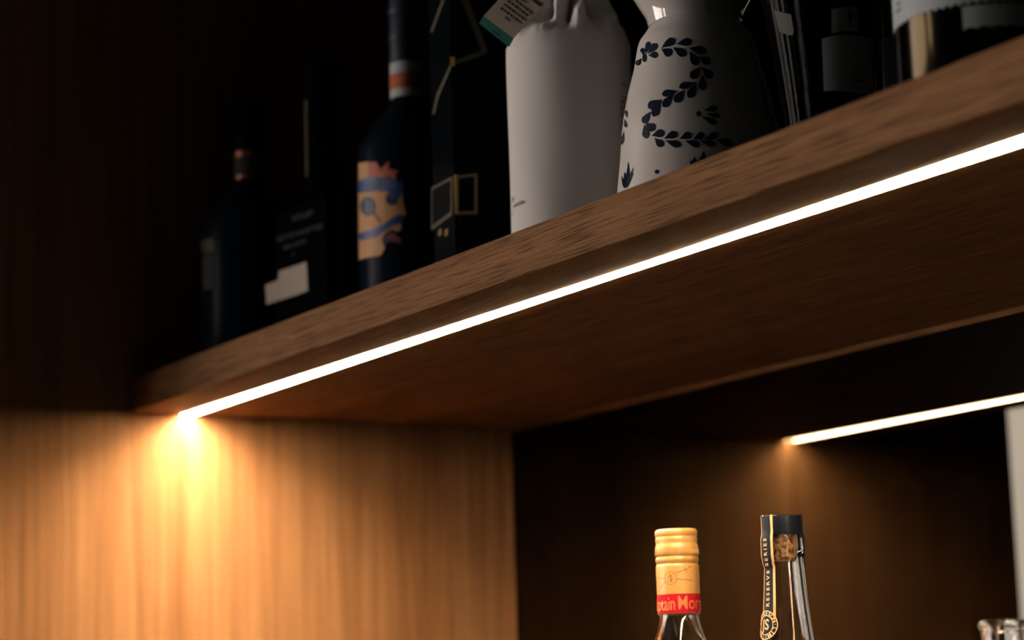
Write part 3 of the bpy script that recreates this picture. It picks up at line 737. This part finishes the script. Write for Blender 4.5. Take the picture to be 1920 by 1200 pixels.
P += stroke([(u0 - q * 34, v0 - q * 24), (u0 - q * 10, v0 - q * 6)], q * 1.3) + stroke([(u0 + q * 10, v0 + q * 9), (u0 + q * 34, v0 + q * 17), (u0 + q * 40, v0 + q * 23)], q * 1.3)
P += stroke([(u0 - q * 36, v0 + q * 3), (u0 - q * 11, v0 + q * 0)], q * 1.2) + stroke([(u0 + q * 11, v0 - q * 2), (u0 + q * 44, v0 - q * 5)], q * 1.4)
P += stroke([(u0 + q * 24, v0 + q * 20), (u0 + q * 32, v0 + q * 10)], q * 1.1) + stroke([(u0 + q * 2, v0 - q * 7), (u0, v0 + q * 7)], q * 2.2)
wrap('cap_emblem', polys_bm(P), fI, ri, .0003, M['brown_ink'], I_, 'brown crossed swords and ring emblem')
nk = [(r_(36.5), zi(1149)), (r_(37), zi(1160)), (r_(41), zi(1178)), (r_(49), zi(1202)), (.0215, zi(1225)), (.0275, zi(1260)), (.0345, zi(1310)), (.0375, zi(1360))]
nk = smooth_prof(nk, 4)
zl = nk[-1][1]
out_ = [(r_(33), zi(1070))] + nk[:1] + nk[1:] + [(.0375, .004), (.0355, 0), (.0001, .0)]
inn = [(.0001, .006), (.033, .006), (.0348, .012), (.0348, zl)] + [(r - .0024, z) for r, z in nk[::-1]] + [(r_(26), zi(1072))]
lathe('glass_body', out_ + inn, M['glass'], I_, 96, flute=(8, .012), close=True)
lathe('spirit', [(.0001, .0065), (.0322, .0065), (.0342, .0125), (.0342, zl - .03), (.0001, zl - .03)], M['liquor'], I_, 64)
wrap('front_label', polys_bm([rect(cI / ri * .0375 - .034, cI / ri * .0375 + .034, .03, .12)]), lambda z: .0375 * 1.012, .0375, .0005, M['label_cream'], I_)

# ------------------------------------------------------------------ corked bottle with printed strip
J_ = bottle_at('corked_bottle', 1471, 1080, .15, ZC, 'clear bottle with a black-topped cork stopper and a black and gold printed side strip')
def zj(py): return z_on(J_.location, 1471, py) - ZC
sJ = ppm((J_.location.x, J_.location.y, -.18))
def rj(h): return h / sJ
lathe('stopper_top', [(.0001, zj(967.5)), (rj(36), zj(967.5)), (rj(37.6), zj(969.5)), (rj(37.6), zj(1001)), (rj(36.5), zj(1003)), (.0001, zj(1003))], M['black'], J_, 64)
lathe('cork', [(.0001, zj(1003.2)), (rj(27), zj(1003.2)), (rj(26), zj(1030)), (rj(24), zj(1049)), (rj(22.5), zj(1051)), (.0001, zj(1051))], M['cork'], J_, 48)
og = smooth_prof([(rj(36.5), zj(1046)), (rj(36.3), zj(1055)), (rj(37.5), zj(1070)), (rj(41), zj(1120)), (rj(46), zj(1172)), (rj(52), zj(1215)), (.0225, zj(1262)), (.0300, zj(1320)), (.0365, zj(1375)), (.0385, zj(1410))], 4)
outj = [(rj(33), zj(1004)), (rj(39.6), zj(1005.5)), (rj(40.6), zj(1008)), (rj(40.6), zj(1044)), (rj(39), zj(1046.5))] + og + [(.0385, .004), (.0365, 0), (.0001, 0)]
innj = [(.0001, .010), (.034, .010), (.0355, .015), (.0355, og[-1][1])] + [(r - .0028, z) for r, z in og[::-1]] + [(rj(28.5), zj(1046)), (rj(28), zj(1004.2))]
lathe('glass_body', outj + innj, M['glass'], J_, 96, close=True)
# thin clear seal film over stopper and collar
filmp = [(rj(38.8), zj(965.8)), (rj(39.3), zj(968)), (rj(39.3), zj(1003)), (rj(42), zj(1006)), (rj(42), zj(1045)), (rj(40.2), zj(1049)), (rj(40), zj(1062))]
fo = filmp + [(r - .00025, z) for r, z in filmp[::-1]]
lathe('seal_film', fo, M['film'], J_, 96, close=True)
allj = filmp[1:] + [(r, z) for r, z in og if z < zj(1063)]
fJ = rfun(allj); rJ = rj(40); cJ = radians(-30 - 57) * rJ
wS = rj(12.5)
wrap('printed_strip', polys_bm([rect(cJ - wS, cJ + wS, zj(1166), zj(969))]), fJ, rJ, .0005, M['strip'], J_, 'black printed side strip', sv=.002)
for u in (cJ + wS, cJ - wS - rj(2)):
    wrap('strip_edge', polys_bm([rect(u, u + rj(5 if u > cJ else 2.5), zj(1158), zj(967))]), fJ, rJ, .0007, M['cream_gold'], J_, 'pale gold line', sv=.002)
wrap('lettering', join_bm([text_bm('RESERVE', .0037, 1.1, .0001, rot=pi / 2, spacing=1.6, at_uv=(cJ + rj(1), zj(1104))), text_bm('SERIES', .0037, 1.1, .0001, rot=pi / 2, spacing=1.6, at_uv=(cJ + rj(1), zj(1036)))]), fJ, rJ, .0008, M['cream_gold'], J_, 'gold upright lettering')
rb = rj(46); ce = radians(-30 - 60) * rb; ve = zj(1172); R_ = rj(27)
wrap('emblem_ground', polys_bm([disc(ce, ve, R_, R_, 40)]), fJ, rb, .0008, M['strip'], J_, 'black round emblem')
P = ring_polys(ce, ve, R_ * .93, R_, 40) + ring_polys(ce, ve, R_ * .62, R_ * .67, 32)
bms = [polys_bm(P), text_bm('JS', .0092, .9, .0002, at_uv=(ce, ve))]
for i, ch in enumerate('ANDRESON·LIMITED·'):
    a = pi * .95 - 2 * pi * i / 17
    bms.append(text_bm(ch, .0038, 1, .0001, rot=a - pi / 2, at_uv=(ce + R_ * .79 * cos(a), ve + R_ * .79 * sin(a))))
wrap('emblem_print', join_bm(bms), fJ, rb, .0011, M['cream_gold'], J_, 'gold ring and monogram')
lathe('spirit', [(.0001, .0105), (.0338, .0105), (.0350, .0155), (.0350, zj(1420)), (.0001, zj(1420))], M['liquor'], J_, 64)

# ------------------------------------------------------------------ open clear glass bottle at the lower right
K_ = bottle_at('open_glass_bottle', 1880, 1180, .12, ZC, 'open clear glass bottle neck with a rounded lip, lower right corner')
def zk(py): return z_on(K_.location, 1880, py) - ZC
sK = ppm((K_.location.x, K_.location.y, -.19))
def rk(h): return h / sK
zt = zk(1165)
o1 = [(rk(34), zt - .0002), (rk(38), zt + .0007), (rk(43), zt + .0004), (rk(45.5), zt - .0012), (rk(45), zt - .003), (rk(41), zt - .0045), (rk(39.5), zt - .007), (rk(39.5), zt - .02), (rk(41), zt - .05)]
o2 = smooth_prof([(rk(41), zt - .05), (rk(48), zt - .085), (.030, zt - .12), (.036, zt - .145), (.037, zt - .16)], 4)[1:]
i2 = [(r - .003, z) for r, z in o2[::-1]]
lathe('glass_body', o1 + o2 + [(.037, .004), (.035, 0), (.0001, 0), (.0001, .008), (.033, .008), (.034, .013)] + i2 + [(rk(32), zt - .05), (rk(31), zt - .02), (rk(31), zt - .004)], M['glass'], K_, 80, close=True)
